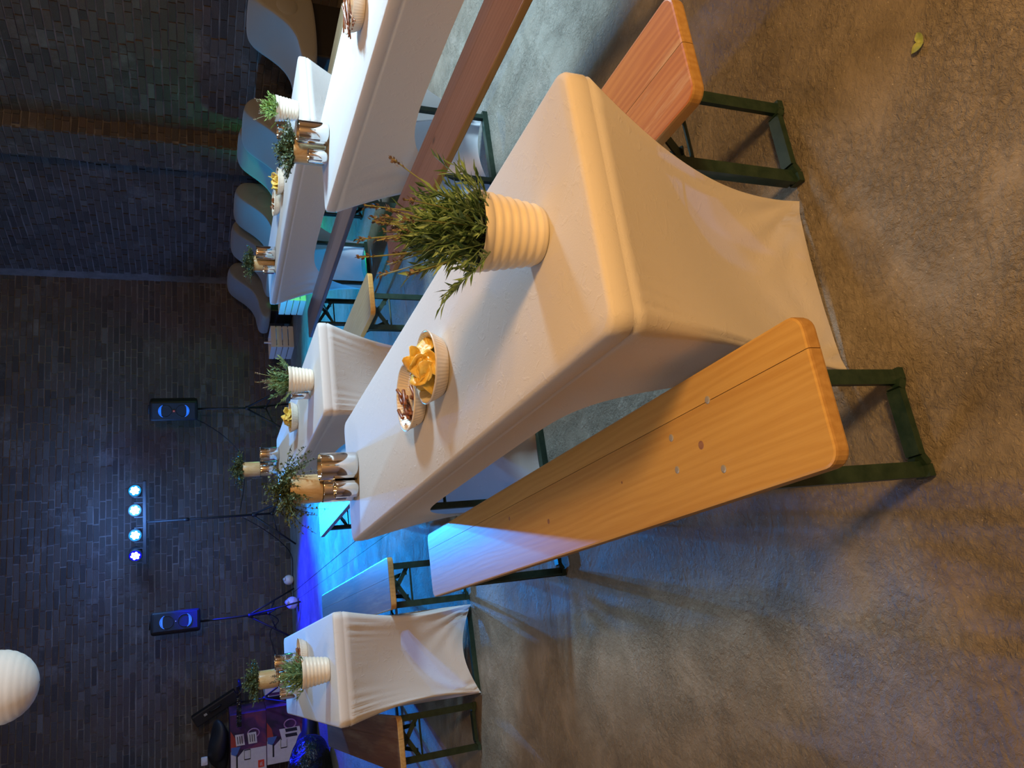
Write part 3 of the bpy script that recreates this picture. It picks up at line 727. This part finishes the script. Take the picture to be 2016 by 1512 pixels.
chips(0.045, 1.885, 17, 'golden potato chip heaped in the bowl beside the short pretzel sticks', 'chips beside the short pretzel sticks', 31, sc=1.5)
bowl(-0.035, 2.085, 'cream ribbed bowl with a few short pretzel sticks behind heaped chips')
sticks(-0.035, 2.085, 20, 'short brown pretzel stick in the half empty bowl behind heaped chips', 'short pretzel sticks', 32, 0.06, 0.0052, 1.2, (-0.025, 0.01), 0.04, 0.006)
bowl(1.405, 2.82, 'cream ribbed bowl of long pretzel sticks beyond the reddish brown bench', 0.10, 0.05)
sticks(1.405, 2.82, 16, 'long thin pretzel stick in the bowl beyond the reddish brown bench', 'long pretzel sticks', 33, 0.15, 0.003, 0.35, (-0.05, -0.01), 0.025, 0.03)
bowl(-0.19, 4.78, 'cream ribbed bowl of chips by the thin lavender before the speaker stand')
chips(-0.19, 4.78, 11, 'potato chip in the bowl by thin lavender before the speaker stand', 'chips before the speaker stand', 34, sc=1.5)
bowl(1.40, 5.42, 'cream ribbed bowl of chips before the grey lounge seats')
chips(1.40, 5.42, 11, 'potato chip in the bowl before the grey lounge seats', 'chips before the lounge seats', 35, sc=1.5)
bowl(1.31, 5.68, 'cream ribbed bowl of pretzel sticks before the grey lounge seats')
sticks(1.31, 5.68, 14, 'pretzel stick in the bowl before the grey lounge seats', 'pretzel sticks before the lounge seats', 36, 0.055, 0.0045, 1.0, (0, 0), 0.04, 0.02)
bowl(-1.53, 4.45, 'cream ribbed bowl of pretzel sticks behind lavender on the blue lit table')
sticks(-1.53, 4.45, 12, 'pretzel stick poking from the bowl on the blue lit table before the cartons', 'pretzel sticks on the blue lit table', 37, 0.055, 0.0045, 0.5, (0, 0), 0.04, 0.025)
# ------------------------------------------------------------------ loudspeakers, light bar and stands
def tripod(t, hub, spread, top, rz, rad=0.013):
    bm = bm_new(); tube(bm, [(0, 0, hub-0.25), (0, 0, top)], rad); obj('pole', bm, BLACK, t, True)
    bm = bm_new(); tube(bm, [(0, 0, hub-0.03), (0, 0, hub+0.03)], rad*2.2, 10); obj('collar', bm, BLACK, t, True)
    bm = bm_new(); tube(bm, [(0, 0, hub-0.26), (0, 0, hub-0.22)], rad*1.8, 10); obj('collar', bm, BLACK, t, True)
    for k in range(3):
        a = rz + k*2*math.pi/3; e = Vector((math.cos(a)*spread, math.sin(a)*spread, 0.012)); s = Vector((math.cos(a)*0.02, math.sin(a)*0.02, hub))
        bm = bm_new(); tube(bm, [s, e], 0.012); obj('leg', bm, BLACK, t, True)
        m_ = s.lerp(e, 0.55)
        bm = bm_new(); tube(bm, [(0, 0, hub-0.24), m_], 0.008); obj('brace', bm, BLACK, t, True)
def speaker(x, y, z, rz, label, badge):
    t = thing('loudspeaker', label, 'speaker', (x, y, z), rz)
    bm = bm_new(); box(bm, -0.14, 0.14, -0.13, 0.14, 0, 0.60, 0.035); obj('cabinet', bm, BLACK, t, True)
    bm = bm_new(); box(bm, -0.115, 0.115, -0.142, -0.128, 0.03, 0.57, 0.01); g = obj('grille', bm, GRILLE, t)
    for zc, a0 in ((0.405, 20), (0.195, 200)):
        bm = bm_new(); r0 = 0.088; n = 28; vs = []
        for k in range(n+1):
            q = R(a0 + 140*k/n); wdt = 0.034*math.sin(math.pi*k/n)+0.001
            vs.append((Vector((r0*math.cos(q), 0, r0*math.sin(q))), Vector(((r0-wdt)*math.cos(q), 0, (r0-wdt)*math.sin(q)))))
        F = [(bm.verts.new(a), bm.verts.new(b), bm.verts.new(a+Vector((0, 0.006, 0))), bm.verts.new(b+Vector((0, 0.006, 0)))) for a, b in vs]
        for p, q in zip(F, F[1:]):
            bm.faces.new((p[0], p[1], q[1], q[0])); bm.faces.new((p[0], q[0], q[2], p[2])); bm.faces.new((p[1], p[3], q[3], q[1]))
        o = obj('ring_light', bm, E_RING, t); o.location = (0, -0.146, zc)
        bm = bm_new(); tube(bm, [(0.078*math.cos(R(k*12)), 0, 0.078*math.sin(R(k*12))) for k in range(31)], 0.004, 6, False)
        o = obj('woofer_rim', bm, BLACK, t, True); o.location = (0, -0.143, zc)
    if badge:
        bm = bm_new(); box(bm, -0.014, 0.014, -0.150, -0.142, 0.286, 0.314); b = obj('badge', bm, RED, t)
        text_mesh('JBL', 0.014, CARD, b, 'lettering', (0, -0.1512, 0.30), (math.pi/2, 0, 0))
    else:
        bm = bm_new(); lathe(bm, [(0.007, 0), (0.007, 0.004)], 14, None, True, True); b = obj('badge', bm, CARD, t); b.location = (0, -0.142, 0.30); b.rotation_euler = (math.pi/2, 0, 0)
    bm = bm_new(); tube(bm, [(-0.06, 0.02, 0.585), (-0.06, 0.02, 0.615), (0.06, 0.02, 0.615), (0.06, 0.02, 0.585)], 0.01); obj('handle', bm, BLACK, t, True)
    return t
speaker(-0.31, 11.4, 1.275, R(-8), 'black loudspeaker with blue rings and a red badge, above a tripod', True)
speaker(-3.11, 11.0, 1.265, R(20), 'black loudspeaker with blue rings and a tiny white badge, above a tripod', False)
t = thing('speaker_stand', 'black tripod stand under the loudspeaker with the red badge', 'stand', (-0.31, 11.4, 0)); tripod(t, 0.62, 0.42, 1.274, R(-35))
t = thing('speaker_stand', 'black tripod stand under the loudspeaker with the white badge', 'stand', (-3.14, 11.0, 0)); tripod(t, 0.63, 0.42, 1.264, R(-60))
LY = 11.16
t = thing('light_bar', 'LED light bar with three cyan heads and one blue head on a tall tripod', 'stage light', (-1.79, LY, 0)); tripod(t, 0.56, 0.45, 1.93, R(-50), 0.014)
bm = bm_new(); box(bm, -0.55, 0.55, -0.03, 0.03, 1.915, 1.955, 0.006); obj('crossbar', bm, BLACK, t)
bm = bm_new(); tube(bm, [(0, 0, 1.40), (0, 0, 1.46)], 0.024); obj('collar', bm, BLACK, t, True)
for i, (hx, mt) in enumerate(((0.43, E_CYAN), (0.17, E_CYAN), (-0.16, E_CYAN), (-0.43, E_BLUE))):
    bm = bm_new(); lathe(bm, [(0.05, 0.13), (0.08, 0.12), (0.085, 0.0), (0.078, -0.004), (0.074, 0.006), (0.002, 0.006)], 28, None, True)
    hd = obj('lamp_head', bm, BLACK, t, True); hd.location = (hx, -0.02, 2.05); hd.rotation_euler = (R(-90), 0, R((22, 4, -3, -16)[i]))
    bm = bm_new(); lathe(bm, [(0.002, 0.0035), (0.072, 0.0035), (0.074, 0.006)], 28, None, False)
    obj('lens_plate', bm, (E_PC if mt is E_CYAN else E_PB), hd)
    for k in range(7):
        bm = bm_new(); a = k*math.pi/3; q = 0 if k == 6 else 0.040
        lathe(bm, [(0.002, -0.004), (0.014, -0.002), (0.0175, 0.003), (0.0175, 0.006)], 14, None, True)
        o = obj('led', bm, mt, hd, True); o.location = (q*math.cos(a+0.3), q*math.sin(a+0.3), 0)
    bm = bm_new(); bar(bm, (hx-0.095, 0, 1.95), (hx-0.095, 0, 2.06), 0.012, 0.03); bar(bm, (hx+0.095, 0, 1.95), (hx+0.095, 0, 2.06), 0.012, 0.03); obj('yoke', bm, BLACK, t)
def cable(pts, label, r=0.006):
    bm = bm_new(); P = [Vector(p) for p in pts]; out = []
    for i in range(len(P)-1):
        p0, p1, p2, p3 = P[max(i-1, 0)], P[i], P[i+1], P[min(i+2, len(P)-1)]
        for k in range(8):
            u = k/8; out.append(0.5*((2*p1)+(p2-p0)*u+(2*p0-5*p1+4*p2-p3)*u*u+(3*p1-p0-3*p2+p3)*u**3))
    out.append(P[-1]); tube(bm, out, r, 6)
    return tag(obj('cable', bm, BLACK, None, True), label, 'cable')
cable([(-0.46, 11.58, 1.30), (-0.55, 11.75, 1.15), (-0.75, 11.9, 0.9), (-1.0, 11.85, 0.7), (-1.35, 11.6, 0.66), (-1.76, 11.2, 0.75)], 'thin black cable swinging from the red badged speaker to the light stand')
cable([(-1.81, 11.14, 0.72), (-2.0, 11.2, 0.45), (-2.25, 11.35, 0.18), (-2.5, 11.5, 0.02), (-2.9, 11.5, 0.012), (-3.2, 11.2, 0.012)], 'thin black cable running down the light stand to the floor')
cable([(-3.15, 11.05, 0.4), (-3.3, 11.15, 0.25), (-3.5, 11.3, 0.35), (-3.75, 11.3, 0.3), (-4.1, 11.25, 0.2)], 'thin black cable from the white badged speaker stand towards the cartons')
for (x, y, r, lb) in ((-2.82, 11.45, 0.072, 'white glowless globe of the string lights hanging on the cord by the wall'), (-3.02, 10.95, 0.085, 'white globe of the string lights under the white badged speaker stand')):
    bm = bm_new(); bmesh.ops.create_uvsphere(bm, u_segments=24, v_segments=14, radius=r); tube(bm, [(0, 0, r*0.9), (0, 0, r*1.25)], r*0.3, 10)
    o = obj('string_light_globe', bm, GLOBE, None, True); o.location = (x, y, r); o.rotation_euler = (0.5, 0.4, 0); tag(o, lb, 'lamp')

# ------------------------------------------------------------------ cartons and bags in the corner
def flat(poly, mat_, parent, name, y, th=0.003):
    bm = bm_new(); a = [bm.verts.new((x, y, z)) for x, z in poly]; b = [bm.verts.new((x, y-th, z)) for x, z in poly]
    bm.faces.new(a); bm.faces.new(b[::-1]); n = len(poly)
    for i in range(n): bm.faces.new((a[i], b[i], b[(i+1) % n], a[(i+1) % n]))
    bmesh.ops.recalc_face_normals(bm, faces=bm.faces)
    return obj(name, bm, mat_, parent)
def ring2d(cx, cz, r, mat_, parent, name, y, w=0.014):
    bm = bm_new(); tube(bm, [(cx+r*0.8*math.cos(R(k*12)), y, cz+r*math.sin(R(k*12))) for k in range(31)], w*0.6, 5, False); return obj(name, bm, mat_, parent)
def carton(x, y, z, rz, wd, ht, dp, label, sticker):
    t = thing('speaker_carton', label, 'carton', (x, y, z), rz)
    bm = bm_new(); box(bm, 0, wd, 0, dp, 0, ht, 0.004); obj('box', bm, PRINT, t)
    f = -0.0005; wx = wd*0.42
    flat([(0.004, 0.004), (wx, 0.004), (wx, ht*0.62), (wx*0.75, ht*0.80), (wx, ht*0.99), (0.004, ht*0.99)], CARD, t, 'white_panel', f)
    flat([(wx+0.005, ht*0.80), (wd*0.62, ht*0.86), (wd*0.75, ht*0.99), (wx+0.005, ht*0.99)], PRINTRED, t, 'red_print', f)
    flat([(wx*0.8, ht*0.84), (wx*1.15, ht*0.72), (wx*1.15, ht*0.98), (wx*0.9, ht*0.98)], PRINTBLUE, t, 'blue_print', f-0.003)
    ring2d(wd*0.66, ht*0.36, ht*0.16, PRINTPINK, t, 'ring_print', f)
    b = flat([(wx*0.22, ht*0.07), (wx*0.50, ht*0.07), (wx*0.50, ht*0.24), (wx*0.22, ht*0.24)], ORANGE if sticker else RED, t, 'badge', f-0.003)
    text_mesh('JBL', 0.045, CARD, b, 'lettering', (wx*0.36, f-0.0075, ht*0.155), (math.pi/2, 0, 0))
    flat([(wx*0.3, ht*0.80), (wx*0.86, ht*0.80), (wx*0.86, ht*0.845), (wx*0.3, ht*0.845)], INK, t, 'text_line', f-0.003)
    bm = bm_new()
    for a_, b_ in (((wx*0.62, ht*0.45), (wx*0.98, ht*0.45)), ((wx*0.62, ht*0.62), (wx*0.98, ht*0.62)), ((wx*0.62, ht*0.45), (wx*0.62, ht*0.62)), ((wx*0.98, ht*0.45), (wx*0.98, ht*0.62))):
        bar(bm, (a_[0], f-0.004, a_[1]), (b_[0], f-0.004, b_[1]), 0.012, 0.004)
    obj('frame_print', bm, INK, t)
    if sticker:
        s = flat([(wx*0.90, ht*0.03), (wx*1.42, ht*0.10), (wx*1.42, ht*0.66), (wx*0.90, ht*0.58)], CARD, t, 'label_sticker', f-0.006)
        for q in (0.14, 0.36):
            flat([(wx*(0.90+q), ht*0.16), (wx*(1.04+q), ht*0.18), (wx*(1.04+q), ht*0.50), (wx*(0.90+q), ht*0.48)], INK, s, 'ink_bar', f-0.010)
    else:
        for q in (0.36, 0.70):
            s = flat([(wd*0.50, ht*(q-0.1)), (wd*0.68, ht*(q-0.07)), (wd*0.68, ht*(q+0.17)), (wd*0.50, ht*(q+0.14))], CARD, t, 'label_sticker', f-0.006)
            for k in range(3):
                flat([(wd*0.53, ht*(q-0.04+0.06*k)), (wd*0.65, ht*(q-0.025+0.06*k)), (wd*0.65, ht*(q-0.005+0.06*k)), (wd*0.53, ht*(q-0.02+0.06*k))], INK, s, 'ink_bar', f-0.010)
    return t
carton(-5.02, 10.55, 0.0, R(3), 0.74, 0.47, 0.36, 'printed speaker carton with an orange badge and a striped white sticker, on the floor', True)
carton(-5.10, 10.55, 0.472, R(3), 0.80, 0.45, 0.36, 'printed speaker carton with a red badge and two white stickers, on top of another', False)
t = thing('white_carton', 'plain white carton standing on a black case behind the blue lit table', 'carton', (-4.20, 10.75, 0.14), R(4))
bm = bm_new(); box(bm, 0, 0.22, 0, 0.3, 0, 0.33, 0.004); obj('box', bm, CARD, t); flat([(0.015, 0.05), (0.05, 0.05), (0.05, 0.28), (0.015, 0.28)], PRINT, t, 'printed_band', -0.0005)
bm = bm_new(); box(bm, -4.24, -3.90, 10.72, 11.08, 0.0, 0.138, 0.01); tag(obj('black_case', bm, BLACK), 'low black case under the plain white carton', 'case')
def blob(name, loc, size, m, label, cat, seed, sub=4, amp=0.16, flatz=0.0):
    rnd = random.Random(seed); bm = bm_new(); bmesh.ops.create_icosphere(bm, subdivisions=sub, radius=1)
    dirs = [(Vector((rnd.gauss(0, 1), rnd.gauss(0, 1), rnd.gauss(0, 1))).normalized(), rnd.uniform(2, 6), rnd.uniform(0, 6)) for _ in range(9)]
    for v in bm.verts:
        n = v.co.normalized(); k = 1 + amp*sum(math.sin(d.dot(n)*f+p) for d, f, p in dirs)/3
        v.co = Vector((n.x*size[0]*k, n.y*size[1]*k, max(n.z*size[2]*k + size[2]*0.85, 0.0)))
    o = obj(name, bm, m, None, True); o.location = loc; return tag(o, label, cat)
blob('equipment_bag', (-4.72, 10.75, 0.93), (0.30, 0.15, 0.14), BLACK, 'soft black equipment bag on the upper speaker carton', 'bag', 4)
t = thing('carry_case', 'long black case leaning above the cartons', 'case', (-4.35, 10.98, 1.20), 0)
bm = bm_new(); box(bm, -0.31, 0.31, -0.05, 0.05, -0.085, 0.085, 0.02); o = obj('shell', bm, BLACK, t); 
bm = bm_new(); tube(bm, [(-0.08, -0.055, 0.02), (-0.07, -0.085, 0.02), (0.07, -0.085, 0.02), (0.08, -0.055, 0.02)], 0.009); obj('handle', bm, BLACK, t, True)
bm = bm_new(); box(bm, -0.16, -0.12, -0.055, -0.049, 0.0, 0.03); obj('latch', bm, BOLT, t)
t.rotation_euler = (0, R(62), 0); t.location = (-4.38, 11.14, 1.08)
bm = bm_new(); box(bm, -0.05, 0.05, -0.04, 0.04, 0, 0.08, 0.012); tube(bm, [(0, -0.04, 0.04), (0, -0.055, 0.04)], 0.025, 14); o = obj('camera_box', bm, CARD); o.location = (-4.86, 10.66, 1.195); o.rotation_euler = (0, 0, 0.3); tag(o, 'small white device on the black equipment bag', 'device')
t = thing('music_stand', 'black stand with a flat tray catching violet light, beside the cartons', 'stand', (-4.05, 10.35, 0)); tripod(t, 0.5, 0.3, 0.80, R(20), 0.011)
bm = bm_new(); box(bm, -0.26, 0.26, -0.12, 0.12, 0.80, 0.83, 0.006); obj('tray', bm, PLASTIC, t)
bm = bm_new(); box(bm, -0.26, 0.26, -0.135, -0.12, 0.80, 0.86, 0.004); obj('tray_lip', bm, PLASTIC, t)
blob('black_bag', (-4.02, 8.25, 0.0), (0.28, 0.30, 0.24), PLASTIC, 'glossy black plastic bag on the blue lit floor', 'bag', 8, 4, 0.22)
blob('folded_jacket', (-4.25, 9.35, 0.0), (0.34, 0.22, 0.13), BLACK, 'dark crumpled jacket on the floor in front of the cartons', 'jacket', 9, 4, 0.25)
# ------------------------------------------------------------------ lounge seats and crates along the right wall
def lounge_mesh():
    prof = [(0.02, 0.36), (-0.02, 0.48), (-0.05, 0.68), (-0.04, 0.84), (0.02, 0.92), (0.11, 0.945), (0.20, 0.91), (0.28, 0.82), (0.37, 0.70), (0.47, 0.60), (0.60, 0.535), (0.74, 0.51), (0.84, 0.47), (0.86, 0.40), (0.80, 0.345), (0.40, 0.33)]
    # smooth the closed outline
    P = prof; out = []
    n = len(P)
    for i in range(n):
        p0, p1, p2, p3 = (Vector(P[(i+k-1) % n]) for k in range(4))
        for k in range(3):
            u = k/3; out.append(0.5*((2*p1)+(p2-p0)*u+(2*p0-5*p1+4*p2-p3)*u*u+(3*p1-p0-3*p2+p3)*u**3))
    bm = bm_new(); cx = Vector((0.32, 0.50)); rings = []
    NW = 15; Wd = 0.27
    for j in range(NW+1):
        a = -math.pi/2 + math.pi*j/NW; y = Wd*math.copysign(abs(math.sin(a))**0.75, a); k = 0.0 + max(math.cos(a), 0.0)**0.35
        k = 0.80 + 0.20*k if 0 < j < NW else 0.78
        dip = 0.0
        row = []
        for p in out:
            q = cx + (p-cx)*k; z = q.y
            if p.y > 0.5 and 0.3 < p.x < 0.82: z -= 0.05*(1-(y/Wd)**2)      # hollowed sitting area
            row.append(bm.verts.new((-q.x, y, z)))
        rings.append(row)
    m = len(out)
    for a, b in zip(rings, rings[1:]):
        for k in range(m): bm.faces.new((a[k], a[(k+1) % m], b[(k+1) % m], b[k]))
    bm.faces.new(rings[0]); bm.faces.new(rings[-1][::-1]); bmesh.ops.recalc_face_normals(bm, faces=bm.faces)
    return bm
def lounge(x, y, rz, label, first=[]):
    if first:
        t = copy_tree(first[0]); t.location = (x, y, 0); t.rotation_euler = (0, 0, rz); t['label'] = label; return t
    t = thing('lounge_seat', label, 'lounge chair', (x, y, 0), rz, 'grey lounge seats along the wall')
    obj('cushion_body', lounge_mesh(), LOUNGE, t, True)
    bm = bm_new(); box(bm, -0.70, -0.04, -0.2, 0.2, 0.0, 0.36, 0.02); obj('base', bm, BLACK, t)
    for s in (-1, 1):
        bm = bm_new(); lathe(bm, [(0.002, 0.014), (0.06, 0.012), (0.095, 0.006), (0.11, -0.004)], 28)
        for v in bm.verts: v.co.x *= 1.15
        o = obj('round_panel', bm, LOUNGE, t, True); o.location = (-0.22, s*0.268, 0.60); o.rotation_euler = (R(-90*s), 0, 0)
    first.append(t); return t
seats = ((0.62, 0.42, 'grey padded lounge seat in the wall corner behind the free standing white crate'),
         (1.76, 0.50, 'grey padded lounge seat between the corner one and the brick pier'),
         (2.60, 0.58, 'grey padded lounge seat in front of the brick pier, round panel lit blue'),
         (3.56, 0.50, 'grey padded lounge seat half hidden behind the dark one, thin blue lit rim'),
         (4.28, 0.85, 'dark grey padded lounge seat pulled forward out of the row'),
         (5.33, 0.50, 'greenish grey padded lounge seat beside the pale bench end'))
for s, off, lb in seats:
    p = CR + dR*s + nR*(off-0.11)
    t = lounge(p.x, p.y, math.atan2(-nR.y, -nR.x) + R(random.uniform(-4, 4)), lb); t.scale = (1, 1, 0.92)
def crate(x, y, rz, wd, dp, ht, label):
    t = thing('slatted_crate', label, 'crate', (x, y, 0), rz)
    n = 4; g = 0.012; sh = (ht-g*(n-1))/n
    for k in range(n):
        z0 = k*(sh+g); 
        for nm, bx in (('slat', (0, wd, 0, 0.012)), ('slat', (0, wd, dp-0.012, dp)), ('slat', (0, 0.012, 0.013, dp-0.013)), ('slat', (wd-0.012, wd, 0.013, dp-0.013))):
            bm = bm_new(); box(bm, *bx, z0, z0+sh, 0.002); obj(nm, bm, WHITEP, t)
    for px_, py_ in ((0.013, 0.013), (wd-0.033, 0.013), (0.013, dp-0.033), (wd-0.033, dp-0.033)):
        bm = bm_new(); box(bm, px_, px_+0.02, py_, py_+0.02, 0, ht); obj('corner_post', bm, WHITEP, t)
    bm = bm_new(); box(bm, 0.012, wd-0.012, 0.012, dp-0.012, 0.0, 0.01); obj('bottom', bm, WHITEP, t)
    return t
crate(0.55, 11.2, R(22), 0.33, 0.42, 0.31, 'white slatted crate standing free near the wall corner with a bottle inside')
crate(1.08, 9.95, R(22), 0.30, 0.40, 0.30, 'white slatted crate half hidden behind the covered table before the lounge seats')
bm = bm_new(); lathe(bm, [(0.002, 0.0), (0.034, 0.0), (0.036, 0.01), (0.036, 0.24), (0.014, 0.30), (0.013, 0.37), (0.015, 0.38), (0.002, 0.38)], 20)
o = obj('bottle', bm, GLOBE, None, True); o.location = (0.62, 11.40, 0.011); tag(o, 'pale bottle neck rising out of the white crate near the wall corner', 'bottle')

t = thing('floor_spotlight', 'small black floor spotlight with green lens before the lounge seats', 'stage light', (1.55, 9.2, 0))
bm = bm_new(); lathe(bm, [(0.05, 0.02), (0.055, 0.03), (0.06, 0.11), (0.054, 0.115), (0.05, 0.10), (0.002, 0.10)], 20, None, True); obj('housing', bm, BLACK, t, True)
bm = bm_new(); lathe(bm, [(0.002, 0.106), (0.05, 0.104)], 20); obj('lens', bm, emit('green_lens_glow', (0.02, 1.0, 0.3), 3.0), t)
bm = bm_new(); bar(bm, (-0.07, 0, 0.01), (0.07, 0, 0.01), 0.05, 0.02); obj('foot', bm, BLACK, t)
# ------------------------------------------------------------------ paper lantern and leaf
t = thing('paper_lantern', 'round white paper lantern hanging high above the blue lit table', 'lantern', (-1.495, 4.5, 2.262))
bm = bm_new(); rl = 0.178; prof = []
for k in range(1, 90):
    a = R(-90+180*k/90); rr = rl*math.cos(a)*(1+0.012*abs(math.sin(k*math.pi/6))); prof.append((rr, rl*math.sin(a)))
lathe(bm, prof, 40); obj('shade', bm, PAPER, t, True)
bm = bm_new(); tube(bm, [(0, 0, rl*0.98), (0, 0, HGT-2.262)], 0.003, 6); obj('cord', bm, CARD, t)
bm = bm_new()
for sg, ang in ((1, 0.5), (1, 2.0)):
    d = Vector((math.cos(ang), math.sin(ang), 0)); s = Vector((-d.y, d.x, 0)); ln = 0.03; pts = []
    for k in range(7):
        u = k/6; wv = 0.009*math.sin(math.pi*u**0.8); z = 0.003+0.006*math.sin(math.pi*u)
        pts.append([bm.verts.new(d*ln*u + s*wv + Vector((0, 0, z+0.003))), bm.verts.new(d*ln*u + Vector((0, 0, z))), bm.verts.new(d*ln*u - s*wv + Vector((0, 0, z+0.003)))])
    for p, q in zip(pts, pts[1:]):
        bm.faces.new((p[0], p[1], q[1], q[0])); bm.faces.new((p[1], p[2], q[2], q[1]))
bmesh.ops.remove_doubles(bm, verts=bm.verts, dist=1e-5)
o = obj('fallen_leaf', bm, LEAF, None, True); o.location = (0.68, 1.085, 0.0); tag(o, 'small pale green leaf lying on the bare concrete', 'leaf')
